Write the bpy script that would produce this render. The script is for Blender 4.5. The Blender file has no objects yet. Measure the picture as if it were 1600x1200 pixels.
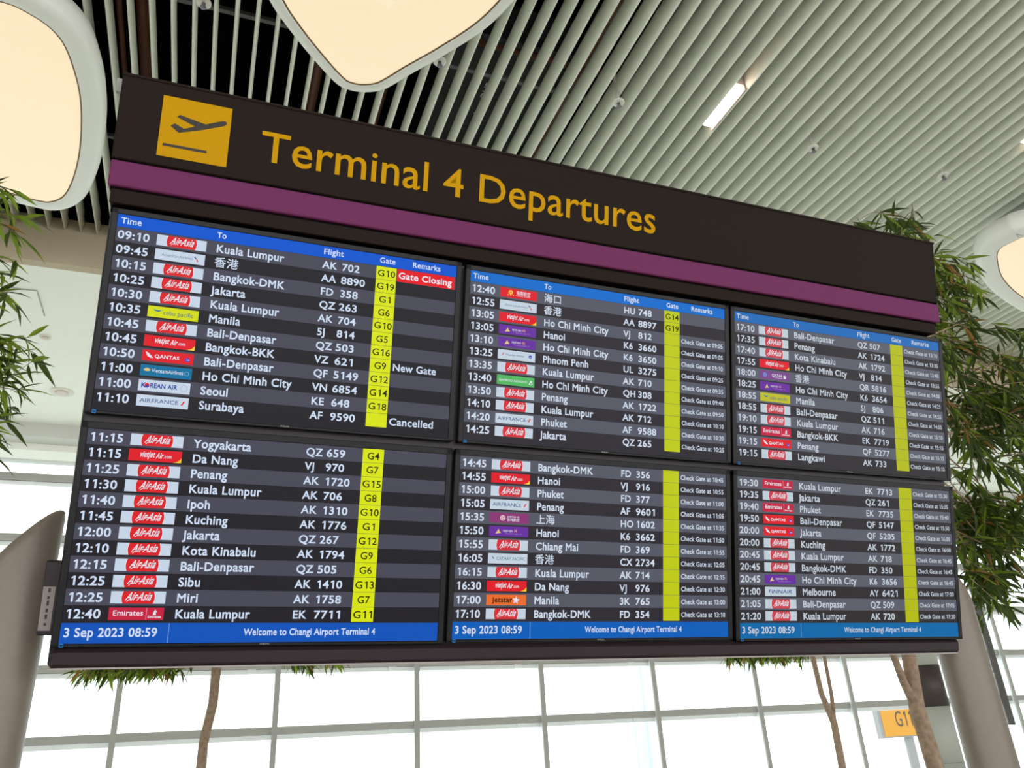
import bpy, math, random
import numpy as np
from mathutils import Matrix, Vector
S = bpy.context.scene
COL = S.collection

# ------------------------------------------------------------------ camera, sky, exposure
cam_data = bpy.data.cameras.new('camera')
cam_data.sensor_fit = 'HORIZONTAL'; cam_data.sensor_width = 36.0
cam_data.lens = 1250.0 / 1600.0 * 36.0
cam_data.clip_start = 0.05; cam_data.clip_end = 500
cam = bpy.data.objects.new('camera', cam_data); COL.objects.link(cam)
RX = Vector((0.9358611135981824, -0.3482646643442406, -0.05362555010406289))
DN = Vector((0.10007198357843274, 0.4086059619532253, -0.9072082263510166))
FW = Vector((0.33786028792601214, 0.8436544858088961, 0.4172499663476072))
m = Matrix.Identity(4)
for r in range(3):
    m[r][0] = RX[r]; m[r][1] = -DN[r]; m[r][2] = -FW[r]
m.translation = Vector((0, 0, 1.6))
cam.matrix_world = m
S.camera = cam
world = bpy.data.worlds.new('overcast_sky'); S.world = world; world.use_nodes = True
bg = world.node_tree.nodes['Background']
bg.inputs['Color'].default_value = (0.97, 0.99, 1.0, 1); bg.inputs['Strength'].default_value = 2.9
S.view_settings.view_transform = 'Standard'; S.view_settings.look = 'None'
S.view_settings.gamma = 1; S.view_settings.use_curve_mapping = False
S.view_settings.exposure = 0.0

# ------------------------------------------------------------------ materials
def lin(c):
    return tuple(((v / 255) / 12.92 if v / 255 <= .04045 else ((v / 255 + .055) / 1.055) ** 2.4) for v in c) + (1,)
MATS = {}
def mat(name, rgb, rough=.6, metal=0., spec=.5, noise=0., scale=20., emit=None, strength=1., bump=0., transl=0.):
    if name in MATS: return MATS[name]
    M = bpy.data.materials.new(name); M.use_nodes = True
    nt = M.node_tree; b = nt.nodes['Principled BSDF']
    b.inputs['Base Color'].default_value = lin(rgb)
    b.inputs['Roughness'].default_value = rough; b.inputs['Metallic'].default_value = metal
    b.inputs['Specular IOR Level'].default_value = spec
    if noise or bump:
        tc = nt.nodes.new('ShaderNodeTexCoord'); nz = nt.nodes.new('ShaderNodeTexNoise')
        nz.inputs['Scale'].default_value = scale; nz.inputs['Detail'].default_value = 4
        nt.links.new(tc.outputs['Object'], nz.inputs['Vector'])
        if noise:
            cr = nt.nodes.new('ShaderNodeValToRGB')
            c = lin(rgb)
            cr.color_ramp.elements[0].position = .3; cr.color_ramp.elements[1].position = .7
            cr.color_ramp.elements[0].color = tuple(v * (1 - noise) for v in c[:3]) + (1,)
            cr.color_ramp.elements[1].color = tuple(min(1, v * (1 + noise)) for v in c[:3]) + (1,)
            nt.links.new(nz.outputs['Fac'], cr.inputs['Fac']); nt.links.new(cr.outputs['Color'], b.inputs['Base Color'])
        if bump:
            bp = nt.nodes.new('ShaderNodeBump'); bp.inputs['Strength'].default_value = bump
            bp.inputs['Distance'].default_value = .01
            nt.links.new(nz.outputs['Fac'], bp.inputs['Height']); nt.links.new(bp.outputs['Normal'], b.inputs['Normal'])
    if emit:
        b.inputs['Emission Color'].default_value = lin(emit); b.inputs['Emission Strength'].default_value = strength
    if transl:
        tr = nt.nodes.new('ShaderNodeBsdfTranslucent'); mx = nt.nodes.new('ShaderNodeMixShader')
        tr.inputs['Color'].default_value = tuple(min(1, v * 1.3) for v in lin(rgb)[:3]) + (1,)
        mx.inputs['Fac'].default_value = transl
        out = nt.nodes['Material Output']
        nt.links.new(b.outputs[0], mx.inputs[1]); nt.links.new(tr.outputs[0], mx.inputs[2]); nt.links.new(mx.outputs[0], out.inputs[0])
    MATS[name] = M
    return M
def scr(name, rgb, k=1.0):        # a lit patch of a display
    return mat('display_' + name, (0, 0, 0), rough=.3, spec=.08, emit=rgb, strength=k)
def glass_mat():
    M = bpy.data.materials.new('window_glass'); M.use_nodes = True
    nt = M.node_tree; nt.nodes.remove(nt.nodes['Principled BSDF'])
    t = nt.nodes.new('ShaderNodeBsdfTransparent'); g = nt.nodes.new('ShaderNodeBsdfGlossy'); mx = nt.nodes.new('ShaderNodeMixShader')
    t.inputs['Color'].default_value = (.93, .97, .97, 1); g.inputs['Roughness'].default_value = .02
    mx.inputs['Fac'].default_value = .05
    nt.links.new(t.outputs[0], mx.inputs[1]); nt.links.new(g.outputs[0], mx.inputs[2])
    nt.links.new(mx.outputs[0], nt.nodes['Material Output'].inputs[0])
    return M
SLAT = mat('slat_grey_paint', (240, 241, 226), .55, spec=.3)
BLACK = mat('black_paint', (14, 12, 11), .9, spec=.1)
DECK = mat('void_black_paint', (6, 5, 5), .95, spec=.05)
BROWNPIPE = mat('brown_pipe_paint', (110, 66, 48), .5)
RAIL = mat('galvanised_rail', (120, 118, 122), .5, metal=.3)
BULK = mat('beige_bulkhead_paint', (190, 174, 150), .8, noise=.03, scale=3)
WHITE = mat('white_soffit_paint', (246, 247, 238), .8, noise=.015, scale=2)
CORNICE = mat('cornice_paint', (205, 205, 198), .7)
FLOORM = mat('pale_terrazzo', (236, 232, 222), .35, noise=.05, scale=60)
APRON = mat('pale_concrete_apron', (236, 236, 232), .9, noise=.03, scale=.5)
FRAMEG = mat('grey_window_metal', (172, 170, 165), .55, spec=.3)
GLAREM = mat('glare_white_metal', (246, 250, 250), .4, spec=.4)  # window metal whitened for the outside glare on its sides
GLASS = glass_mat()
RIM = mat('lamp_rim_white', (242, 243, 236), .45, spec=.4)
DIFF = mat('lamp_diffuser', (90, 84, 72), .5, emit=(255, 234, 196), strength=.9)
SEAM = mat('lamp_seam_bronze', (120, 90, 50), .5)
BROWN = mat('dark_brown_panel', (37, 27, 22), .6, spec=.1, noise=.03, scale=40)
PURPLE = mat('purple_band', (114, 46, 92), .55, spec=.15)
SIGNY = mat('sign_yellow', (206, 152, 0), .5, spec=.08)
SIGNINK = mat('sign_ink_brown', (50, 40, 30), .6)
FRAMEB = mat('board_frame_black', (44, 33, 38), .35, spec=.35)
BEZEL = mat('bezel_black', (27, 25, 27), .4, spec=.25)
TAUPE = mat('brushed_taupe_metal', (132, 119, 108), .42, metal=.12, noise=.03, scale=35)
PLATE = mat('grey_label_plate', (150, 138, 135), .5)
INK = mat('label_ink', (60, 52, 52), .7)
BARK = mat('tree_bark', (166, 142, 120), .9, noise=.25, scale=30, bump=.8)
LEAF1 = mat('leaf_dark_green', (66, 82, 30), .5, spec=.3, transl=.35)
LEAF2 = mat('leaf_mid_green', (128, 150, 50), .5, spec=.3, transl=.5)
LEAF3 = mat('leaf_dry_ochre', (150, 112, 52), .6, transl=.35)
CLAD = mat('column_cladding', (186, 188, 178), .5)
CLADD = mat('column_dark_band', (66, 56, 54), .5)
SPRW = mat('sprinkler_white', (225, 222, 210), .5)
DUCT = mat('duct_dark_grey', (38, 38, 38), .7)
DUCTT = mat('duct_marking_white', (225, 225, 220), .7)
HOT = mat('strip_lamp_lit', (255, 245, 240), .5, emit=(255, 228, 218), strength=11)
STEEL = mat('strip_housing', (215, 200, 190), .4)
REDC = mat('red_cable', (170, 40, 30), .5)
DARKBAR = mat('dark_grey_bar', (84, 80, 78), .5)
MASTM = mat('pale_mast_metal', (178, 196, 200), .5)
G11Y = mat('gate_sign_yellow', (206, 140, 10), .6)
G11E = mat('gate_sign_edge', (140, 138, 138), .6)

# ------------------------------------------------------------------ mesh building
class MB:
    def __init__(s): s.v = []; s.f = []; s.m = []; s.mats = []; s.smooth = []
    def mi(s, M):
        if M not in s.mats: s.mats.append(M)
        return s.mats.index(M)
    def add(s, vs, fs, M, smooth=False):
        o = len(s.v); k = s.mi(M)
        s.v += [tuple(v) for v in vs]
        for f in fs: s.f.append([o + i for i in f]); s.m.append(k); s.smooth.append(smooth)
        return s
    def box(s, x0, x1, y0, y1, z0, z1, M, bev=0.):
        if bev:
            b = min(bev, (x1 - x0) / 2.01, (y1 - y0) / 2.01, (z1 - z0) / 2.01)
            vs = []; idx = {}
            for i, X in enumerate((x0, x1)):
                for j, Y in enumerate((y0, y1)):
                    for k, Z in enumerate((z0, z1)):
                        sx, sy, sz = (b, -b)[i], (b, -b)[j], (b, -b)[k]
                        for a, p in enumerate(((X, Y + sy, Z + sz), (X + sx, Y, Z + sz), (X + sx, Y + sy, Z))):
                            idx[i, j, k, a] = len(vs); vs.append(p)
            fs = []
            for i in (0, 1): fs.append([idx[i, 0, 0, 0], idx[i, 1, 0, 0], idx[i, 1, 1, 0], idx[i, 0, 1, 0]][::(-1 if i == 0 else 1)])
            for j in (0, 1): fs.append([idx[0, j, 0, 1], idx[1, j, 0, 1], idx[1, j, 1, 1], idx[0, j, 1, 1]][::(1 if j == 0 else -1)])
            for k in (0, 1): fs.append([idx[0, 0, k, 2], idx[1, 0, k, 2], idx[1, 1, k, 2], idx[0, 1, k, 2]][::(-1 if k == 0 else 1)])
            for i in (0, 1):
                for j in (0, 1):
                    f = [idx[i, j, 0, 0], idx[i, j, 1, 0], idx[i, j, 1, 1], idx[i, j, 0, 1]]
                    fs.append(f if (i + j) % 2 else f[::-1])
                    f = [idx[i, 0, j, 0], idx[i, 1, j, 0], idx[i, 1, j, 2], idx[i, 0, j, 2]]
                    fs.append(f[::-1] if (i + j) % 2 else f)
                    f = [idx[0, i, j, 1], idx[1, i, j, 1], idx[1, i, j, 2], idx[0, i, j, 2]]
                    fs.append(f if (i + j) % 2 else f[::-1])
            for i in (0, 1):
                for j in (0, 1):
                    for k in (0, 1):
                        f = [idx[i, j, k, 0], idx[i, j, k, 1], idx[i, j, k, 2]]
                        fs.append(f if (i + j + k) % 2 else f[::-1])
            return s.add(vs, fs, M)
        vs = [(x, y, z) for x in (x0, x1) for y in (y0, y1) for z in (z0, z1)]
        return s.add(vs, [(0, 1, 3, 2), (4, 6, 7, 5), (0, 4, 5, 1), (2, 3, 7, 6), (0, 2, 6, 4), (1, 5, 7, 3)], M)
    def rect(s, x0, y0, x1, y1, z, M): return s.add([(x0, y0, z), (x1, y0, z), (x1, y1, z), (x0, y1, z)], [(0, 1, 2, 3)], M)
    def poly(s, pts, z, M):
        a = sum(pts[i][0] * pts[(i + 1) % len(pts)][1] - pts[(i + 1) % len(pts)][0] * pts[i][1] for i in range(len(pts)))
        if a < 0: pts = pts[::-1]
        return s.add([(x, y, z) for x, y in pts], [list(range(len(pts)))], M)
    def disc(s, x, y, r, z, M, ry=None, n=24):
        return s.poly([(x + r * math.cos(2 * PI * i / n), y + (ry or r) * math.sin(2 * PI * i / n)) for i in range(n)], z, M)
    def tube(s, pts, rad, M, n=8, cap=True):
        pts = [Vector(p) for p in pts]; rad = rad if hasattr(rad, '__len__') else [rad] * len(pts)
        vs = []; fs = []
        for i, p in enumerate(pts):
            d = (pts[min(i + 1, len(pts) - 1)] - pts[max(i - 1, 0)]).normalized()
            a = d.cross(Vector((0, 0, 1)) if abs(d.z) < .9 else Vector((1, 0, 0))).normalized(); b = d.cross(a)
            for k in range(n):
                t = 2 * PI * k / n; vs.append(p + (a * math.cos(t) + b * math.sin(t)) * rad[i])
        for i in range(len(pts) - 1):
            for k in range(n):
                k2 = (k + 1) % n; fs.append((i * n + k, i * n + k2, (i + 1) * n + k2, (i + 1) * n + k))
        if cap: fs += [tuple(range(n)), tuple(range((len(pts) - 1) * n + n - 1, (len(pts) - 1) * n - 1, -1))]
        return s.add(vs, fs, M, True)
    def lathe(s, prof, M, n=28, c=(0, 0, 0)):    # profile (r, z), smooth
        vs = [(c[0] + r * math.cos(2 * PI * k / n), c[1] + r * math.sin(2 * PI * k / n), c[2] + z) for r, z in prof for k in range(n)]
        fs = [(i * n + k, i * n + (k + 1) % n, (i + 1) * n + (k + 1) % n, (i + 1) * n + k) for i in range(len(prof) - 1) for k in range(n)]
        fs += [tuple(range(n - 1, -1, -1)), tuple(range((len(prof) - 1) * n, len(prof) * n))]
        return s.add(vs, fs, M, True)
    def text(s, body, x, y, cap, M, z=0., width=None, wt=.012, shear=0., align='L', xs=1., dirs=None):
        vs, fs, w = layout(body, wt)
        k = cap / CAP; sx = k * xs
        if width: sx = width / w
        ox = {'L': 0, 'C': -w * sx / 2, 'R': -w * sx}[align]
        P = [(x + ox + vx * sx + shear * vy * k, y + vy * k, z) for vx, vy in vs]
        if dirs:                                   # (origin, right, up) frame instead of the local plane
            o, r, u = dirs; P = [o + r * p[0] + u * p[1] for p in P]
        return s.add(P, fs, M)
    def build(s, name, parent=None, T=None):
        me = bpy.data.meshes.new(name); V = s.v
        if T: V = [T(v) for v in V]
        me.from_pydata(V, [], s.f)
        for M in s.mats: me.materials.append(M)
        me.polygons.foreach_set('material_index', s.m); me.polygons.foreach_set('use_smooth', s.smooth)
        me.update(); me.validate()
        o = bpy.data.objects.new(name, me); COL.objects.link(o)
        if parent: o.parent = parent
        return o
PI = math.pi
# lettering: outlines of the built-in typeface, glyph by glyph
_G = {}
def _outline(body, wt):
    c = bpy.data.curves.new('lettering', 'FONT'); c.body = body; c.size = 1; c.offset = wt; c.resolution_u = 3
    o = bpy.data.objects.new('lettering', c); COL.objects.link(o)
    e = o.evaluated_get(bpy.context.evaluated_depsgraph_get()); me = e.to_mesh()
    vs = [(v.co.x, v.co.y) for v in me.vertices]; fs = [list(p.vertices) for p in me.polygons]
    e.to_mesh_clear(); bpy.data.objects.remove(o); bpy.data.curves.remove(c)
    fs = [f if sum(vs[f[i]][0] * vs[f[(i + 1) % len(f)]][1] - vs[f[(i + 1) % len(f)]][0] * vs[f[i]][1] for i in range(len(f))) > 0 else f[::-1] for f in fs]
    return vs, fs
_HH = max(v[0] for v in _outline('HH', 0)[0])
CAP = max(v[1] for v in _outline('H', 0)[0])
XH = max(v[1] for v in _outline('x', 0)[0]); LOWER = 'abcdefghijklmnopqrstuvwxyz'
def glyph(ch, wt):
    if (ch, wt) not in _G:
        vs, fs = ([], []) if ch == ' ' else _outline(ch, 0 if ord(ch) > 0x1000 else wt)
        adv = max(v[0] for v in _outline('H' + ch + 'H', 0)[0]) - _HH
        if ch == '1' and vs:                       # the signs' numeral one has a flag
            x0 = min(v[0] for v in vs); h = max(v[1] for v in vs); d = .07
            n = len(vs); vs = vs + [(x0 + .03, h), (x0 - .13, h - .09), (x0 - .13, h - .20 - wt), (x0 + .03, h - .115 - wt)]
            fs = fs + [[n, n + 1, n + 2, n + 3]]
            vs = [(a + d, b) for a, b in vs]; adv = max(adv, glyph('0', wt)[2])
        if ord(ch) > 0x1000: wt = min(wt, .010)
        if vs and (wt > .012 or ((ch == 'M' or ord(ch) > 0x1000) and wt > 0)):    # heavy strokes: a lighter outline repeated around its place
            base = 0 if ch == 'M' or ord(ch) > 0x1000 else .010
            bv, bf = _outline(ch, base); d = (wt - base) * .85; n = len(bv); vs = []; fs = []
            for q, (e, g) in enumerate(((-d, -d), (d, -d), (d, d), (-d, d))):
                vs = vs + [(a + e, b + g) for a, b in bv]; fs = fs + [[i + q * n for i in f] for f in bf]
            if ch == '1':
                x0 = min(v[0] for v in vs); h = max(v[1] for v in vs); n = len(vs)
                vs = vs + [(x0 + .03, h), (x0 - .13, h - .09), (x0 - .13, h - .20 - wt), (x0 + .03, h - .115 - wt)]; fs = fs + [[n, n + 1, n + 2, n + 3]]
                vs = [(a + .07, b) for a, b in vs]
        if ch in LOWER:                            # the signs' lower case stands taller than the built-in one
            xh, k = XH, 1.09
            vs = [(a, b * k if b <= xh else xh * k + (b - xh) * (1.04 * CAP - xh * k) / (CAP - xh) if b < CAP else b * 1.04) for a, b in vs]
        _G[ch, wt] = (vs, fs, adv + wt * 1.2)
    return _G[ch, wt]
def layout(body, wt):
    V = []; F = []; x = 0
    for ch in body:
        vs, fs, adv = glyph(ch, wt); o = len(V)
        V += [(a + x, b) for a, b in vs]; F += [[o + i for i in f] for f in fs]; x += adv
    return V, F, max([v[0] for v in V] or [1])
def tag(o, label, cat, group=None, kind=None):
    o['label'] = label; o['category'] = cat
    if group: o['group'] = group
    if kind: o['kind'] = kind
    return o
def thing(name, label, cat, loc=(0, 0, 0), group=None, kind=None, M=None):
    o = bpy.data.objects.new(name, None); COL.objects.link(o); o.empty_display_size = .1
    if M is not None: o.matrix_world = M
    else: o.location = loc
    return tag(o, label, cat, group, kind)

# ------------------------------------------------------------------ the hall
tag(MB().box(-18, 34, -14, 15.3, -.2, 0, FLOORM).build('floor'), 'pale terrazzo hall floor', 'floor', kind='structure')
tag(MB().box(-80, 140, 15.3, 160, -.5, -.25, APRON).build('ground'), 'pale concrete apron outside the glass wall', 'ground', kind='structure')
ceil = thing('ceiling', 'slatted grey ceiling with dark void above the slats', 'ceiling', (5, 3, 7.1), kind='structure')
def local(root):
    L = Vector(root.location); return lambda v: (v[0] - L.x, v[1] - L.y, v[2] - L.z)
SX0, SP, NS = -1.165, .1614, 100
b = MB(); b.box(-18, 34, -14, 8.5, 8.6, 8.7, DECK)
for q in ((-9, -8.9, -4.2, 8.5), (19.9, 20, -4.2, 8.5), (-9, 20, -4.2, -4.1), (-9, 20, 8.4, 8.495)): b.box(*q, 7.25, 8.6, DECK)  # unseen skirts added around the void to shut out side light
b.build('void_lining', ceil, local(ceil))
def slat_mb(mb, x):
    n = 18; y0, y1 = -4.0, 8.49
    prof = [(.018 * math.cos(2 * PI * k / n), .03 + .13 * math.sin(2 * PI * k / n)) for k in range(n)]
    vs = [(x + px, y, 7.2 + pz) for y in (y0, y1) for px, pz in prof]
    fs = [(k, n + k, n + (k + 1) % n, (k + 1) % n) for k in range(n)] + [tuple(range(n)), tuple(range(2 * n - 1, n - 1, -1))]
    return mb.add(vs, fs, SLAT, True)
first = slat_mb(MB(), 0).build('ceiling_slat', ceil, lambda v: (v[0], v[1] - 3, v[2] - 7.1))
first.location.x = SX0 - 12 * SP - 5
for i in range(1, NS):
    c = first.copy(); COL.objects.link(c); c.parent = ceil; c.location.x = SX0 + (i - 12) * SP - 5
b = MB()
for i in list(range(-36, 0)) + list(range(NS, NS + 36)): slat_mb(b, SX0 + (i - 12) * SP)
rest = b.build('ceiling_slat', ceil, local(ceil)); rest['kind'] = 'stuff'
tag(MB().box(-18, 34, 8.5, 8.62, 6.67, 8.7, BULK).build('trim_1'), 'beige bulkhead face where the slats end', 'bulkhead', kind='structure')
tag(MB().box(-18, 34, 8.62, 13.4, 6.67, 6.8, WHITE).build('ceiling_lower'), 'smooth white lower ceiling beside the window wall', 'ceiling', kind='structure')
b = MB(); b.box(-18, 34, 13.4, 13.75, 6.45, 6.9, CORNICE); b.box(-18, 34, 13.75, 14.2, 6.34, 6.9, WHITE); b.box(-18, 34, 14.2, 15.3, 6.62, 8.7, CORNICE)
tag(b.build('trim_2'), 'stepped white cornice above the glass wall', 'cornice', kind='structure')
# glass wall
win = thing('window_1', 'tall glass curtain wall with grey mullions', 'window', (7, 15, 0), kind='structure')
MX0, MSP, TZ0, TSP = -1.062, 2.4375, 2.13, 1.045
for k in range(-6, 15):
    x = MX0 + MSP * k
    b = MB(); b.box(x - .045, x + .045, 14.96, 15.0, 0, 6.62, FRAMEG); b.box(x - .02, x + .02, 15.0, 15.26, 0, 6.62, GLAREM)
    b.build('mullion', win, local(win))
for t in range(0, 5):
    z = TZ0 + TSP * t
    for k in range(-6, 14):
        x = MX0 + MSP * k
        b = MB(); b.box(x + .02, x + MSP - .02, 15.06, 15.26, z - .055, z + .065, FRAMEG)
        b.box(x + .02, x + MSP - .02, 15.12, 15.24, z - .13, z - .06, GLAREM)  # pale bar in place of the ground light on the transom's underside
        b.box(x + MSP - .5, x + MSP - .36, 15.09, 15.14, z - .12, z - .055, GLAREM)
        b.build('transom', win, local(win))
MB().box(-18, 34, 15.2, 15.215, 0, 6.62, GLASS).build('glass_panes', win, local(win))
WALLM = mat('pale_wall_paint', (240, 236, 228), .8, noise=.02, scale=2)
for nm, q in (('wall_left', (-18.2, -18, -14.2, 15.3, 0, 8.7)), ('wall_right', (34, 34.2, -14.2, 15.3, 0, 8.7))):  # unseen side walls, added to make the hall light directional
    tag(MB().box(*q, WALLM).build(nm), 'unseen pale hall wall added on the %s side' % nm[5:], 'wall', kind='structure')
# fittings in the lower ceiling
t = thing('access_panel', 'square access hatch outlined in white lower ceiling', 'hatch', (-2.4, 9.45, 6.67))
b = MB(); b.box(-2.72, -2.09, 9.15, 9.75, 6.66, 6.669, FRAMEG); b.build('gap_frame', t, local(t))
MB().box(-2.71, -2.1, 9.16, 9.74, 6.655, 6.668, WHITE).build('panel', t, local(t))
def downlight(x, y, r, label):
    t = thing('downlight', label, 'light', (x, y, 6.67))
    MB().lathe([(r, 0), (r, -.012), (r * .82, -.02), (r * .62, -.012)], SPRW).build('trim_ring', t)
    MB().lathe([(r * .58, -.004), (r * .58, -.014), (r * .2, -.02)], STEEL).build('lens', t)
downlight(-2.16, 10.32, .07, 'small round white downlight near the ceiling hatch')
downlight(-2.17, 12.06, .16, 'large round white downlight nearer the glass wall')
# void services
def pipe(pts, r, M, label, cat, name):
    tag(MB().tube(pts, r, M, 10).build(name), label, cat)
pipe([(-1.02, -3, 7.9), (-1.02, 8.3, 7.9)], .06, BROWNPIPE, 'thick brown pipe above slats near the board icon', 'pipe', 'service_pipe')
pipe([(-1.16, -3, 7.6), (-1.16, 8.3, 7.6)], .025, BROWNPIPE, 'thin brown pipe above slats beside the left lamp', 'pipe', 'service_pipe')
pipe([(.55, 4.0, 7.7), (.55, 8.3, 7.7)], .05, BROWNPIPE, 'brown pipe above slats left of the middle lamp tip', 'pipe', 'service_pipe')
pipe([(1.2, 4.0, 7.7), (1.2, 8.3, 7.7)], .05, BROWNPIPE, 'brown pipe above slats right of the middle lamp tip', 'pipe', 'service_pipe')
pipe([(3.05, 3.2, 7.75), (3.05, 8.3, 7.75)], .05, BROWNPIPE, 'brown pipe above slats right of the marked duct', 'pipe', 'service_pipe')
pipe([(1.5, 5.1, 7.62), (7, 5.1, 7.62)], .03, BROWNPIPE, 'brown pipe crossing above the slats near the strip light', 'pipe', 'service_pipe')
def rail(x0, x1, y, z, label):
    b = MB(); b.box(x0, x1, y - .02, y + .02, z - .02, z + .02, RAIL)
    tag(b.build('support_rail'), label, 'rail')
rail(-3, 5, 5.33, 7.5, 'grey channel rail crossing above slats behind the two lamps')
rail(-4, 1, 7.25, 7.5, 'grey channel rail crossing above slats beside the left lamp')
rail(.5, 6, 3.9, 7.55, 'grey channel rail crossing above slats near the photo top')
t = thing('air_duct', 'dark grey air duct with OVS marking above the slats', 'duct', (2.4, 6, 8.4))
MB().box(1.75, 3.1, 5.3, 8.2, 8.0, 8.5, DUCT).build('duct_body', t, local(t))
b = MB()
fr = (Vector((2.36, 6.13, 7.995)), Vector((0, -1, 0)), Vector((-1, 0, 0)))
b.text('OVS', 0, 0, .09, DUCTT, width=.24, dirs=fr)
for pl in ([(-.10, .025), (-.22, .025), (-.22, .065), (-.10, .065)], [(-.21, 0), (-.21, .09), (-.29, .045)]):
    P = [fr[0] + fr[1] * x + fr[2] * y for x, y in pl]; b.add(P, [list(range(len(P)))], DUCTT)
b.build('duct_marking', t, local(t))
b = MB(); b.tube([(3.33, 5.9, 7.5), (3.40, 5.75, 7.4), (3.47, 5.55, 7.42), (3.5, 5.35, 7.5)], .012, REDC, 6)
tag(b.build('cable'), 'loose red cable hanging above the slats', 'cable')
# sprinklers
def sprinkler(x, y, label):
    t = thing('sprinkler_head', label, 'sprinkler', (x, y, 7.0), 'ceiling sprinklers')
    MB().tube([(0, 0, .5), (0, 0, .02)], .018, SPRW, 10).build('drop_pipe', t)
    MB().lathe([(.02, .06), (.055, .03), (.058, .02), (.05, .012), (.02, .014)], SPRW, 20).build('escutcheon', t)
    MB().lathe([(.016, .014), (.012, -.02), (.024, -.024), (.024, -.03)], RAIL, 12).build('nozzle', t)
sprinkler(SX0 + 4.5 * SP, 4.88, 'ceiling sprinkler above the board yellow plane icon')
sprinkler(SX0 + 16.3 * SP, 4.89, 'ceiling sprinkler at edge of the middle lamp')
sprinkler(SX0 + 26.9 * SP, 4.86, 'ceiling sprinkler left of the lit strip light')
sprinkler(SX0 + 40.6 * SP, 4.83, 'ceiling sprinkler right of the lit strip light')
sprinkler(SX0 + 51.1 * SP, 4.77, 'ceiling sprinkler above the right bamboo tree')
# strip lights between slats
def strip_light(k, y0, y1, label):
    xa = SX0 + k * SP + .02; xb = xa + SP - .04
    t = thing('strip_light', label, 'light', ((xa + xb) / 2, (y0 + y1) / 2, 7.15), 'strip lights between the slats')
    b = MB(); b.box(xa, xb, y0, y1, 7.16, 7.28, STEEL); b.box(xb - .012, xb, y0, y1, 7.1, 7.16, STEEL); b.build('housing', t, local(t))
    h = (y0 + y1) / 2
    for a, c in ((y0 + .01, h - .012), (h + .012, y1 - .01)):
        MB().box(xa + .012, xb - .03, a, c, 7.125, 7.16, HOT, .008).build('lit_lens', t, local(t))
strip_light(33, 4.43, 4.99, 'lit strip light between slats above the board centre')
strip_light(54, 3.65, 4.21, 'lit strip light between slats at right photo edge')
# big pebble lamps
def smooth_loop(P, n=6):
    out = []; N = len(P)
    for i in range(N):
        p0, p1, p2, p3 = (np.array(P[(i + k - 1) % N], float) for k in range(4))
        for j in range(n):
            t = j / n
            out.append(.5 * ((2 * p1) + (p2 - p0) * t + (2 * p0 - 5 * p1 + 4 * p2 - p3) * t * t + (3 * p1 - p0 - 3 * p2 + p3) * t ** 3))
    return np.array(out)
def inset(L, d):
    N = len(L); T = np.roll(L, -1, 0) - np.roll(L, 1, 0); T /= np.linalg.norm(T, axis=1)[:, None]
    nrm = np.stack([-T[:, 1], T[:, 0]], 1)
    a = (L[:, 0] * np.roll(L[:, 1], -1) - np.roll(L[:, 0], -1) * L[:, 1]).sum()
    return L + nrm * (d if a > 0 else -d)
def pebble_lamp(P, label, w=.15):
    L = smooth_loop(P); c = L.mean(0); N = len(L)
    t = thing('pebble_lamp', label, 'lamp', (c[0], c[1], 6.95), 'large pebble-shaped ceiling lamps')
    def loft(rings, M, cap0=False, cap1=False, name=''):
        b = MB(); vs = [(x, y, z) for R, z in rings for x, y in R]
        fs = [(i * N + k, i * N + (k + 1) % N, (i + 1) * N + (k + 1) % N, (i + 1) * N + k) for i in range(len(rings) - 1) for k in range(N)]
        if cap0: fs.append(list(range(N)))
        if cap1: fs.append(list(range((len(rings) - 1) * N, len(rings) * N))[::-1])
        b.add(vs, fs, M, True); return b
    rings = [(inset(L, .12), 6.95), (inset(L, .02), 6.88), (L, 6.78), (inset(L, .008), 6.71), (inset(L, .03), 6.672), (inset(L, .06), 6.66), (inset(L, w - .01), 6.65), (inset(L, w), 6.655), (inset(L, w), 6.72)]
    loft(rings, RIM, cap0=True).build('rim', t, local(t))
    loft([(inset(L, w + .001), 6.70), (inset(L, w + .001), 6.656), (inset(L, w + .012), 6.656), (inset(L, w + .012), 6.70)], SEAM).build('seam', t, local(t))
    d = [(inset(L, w + .012), 6.662)]
    for q, z in ((.85, 6.652), (.6, 6.642), (.3, 6.636), (.02, 6.635)): d.append((c + (inset(L, w + .012) - c) * q, z))
    loft(d, DIFF, cap1=True).build('diffuser', t, local(t))
    for q in (0, N // 3, 2 * N // 3):
        p = c + (L[q] - c) * .6
        MB().tube([(p[0], p[1], 6.94), (p[0], p[1], 7.6)], .012, RAIL, 8).build('hanger_rod', t, local(t))
pebble_lamp([(-1.35, 7.04), (-1.23, 6.53), (-1.16, 5.93), (-1.17, 5.5), (-1.25, 5.13), (-1.46, 4.9), (-1.8, 4.8), (-2.4, 4.95), (-3.2, 5.4), (-3.75, 5.9), (-3.9, 6.4), (-3.6, 6.9), (-2.9, 7.25), (-2.19, 7.46), (-1.93, 7.53), (-1.7, 7.53), (-1.49, 7.36)],
            'large warm pebble lamp left of the board', .17)
pebble_lamp([(.02, 4.42), (.14, 4.59), (.36, 4.84), (.6, 5.07), (.74, 5.12), (.89, 5.1), (1.04, 5.01), (1.22, 4.77), (1.42, 4.51), (1.64, 4.18), (1.77, 3.86), (1.9, 3.4), (1.8, 2.9), (1.45, 2.55), (.8, 2.4), (.1, 2.5), (-.3, 2.85), (-.38, 3.4), (-.22, 4.0)],
            'large warm pebble lamp above the board lettering', .12)
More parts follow.
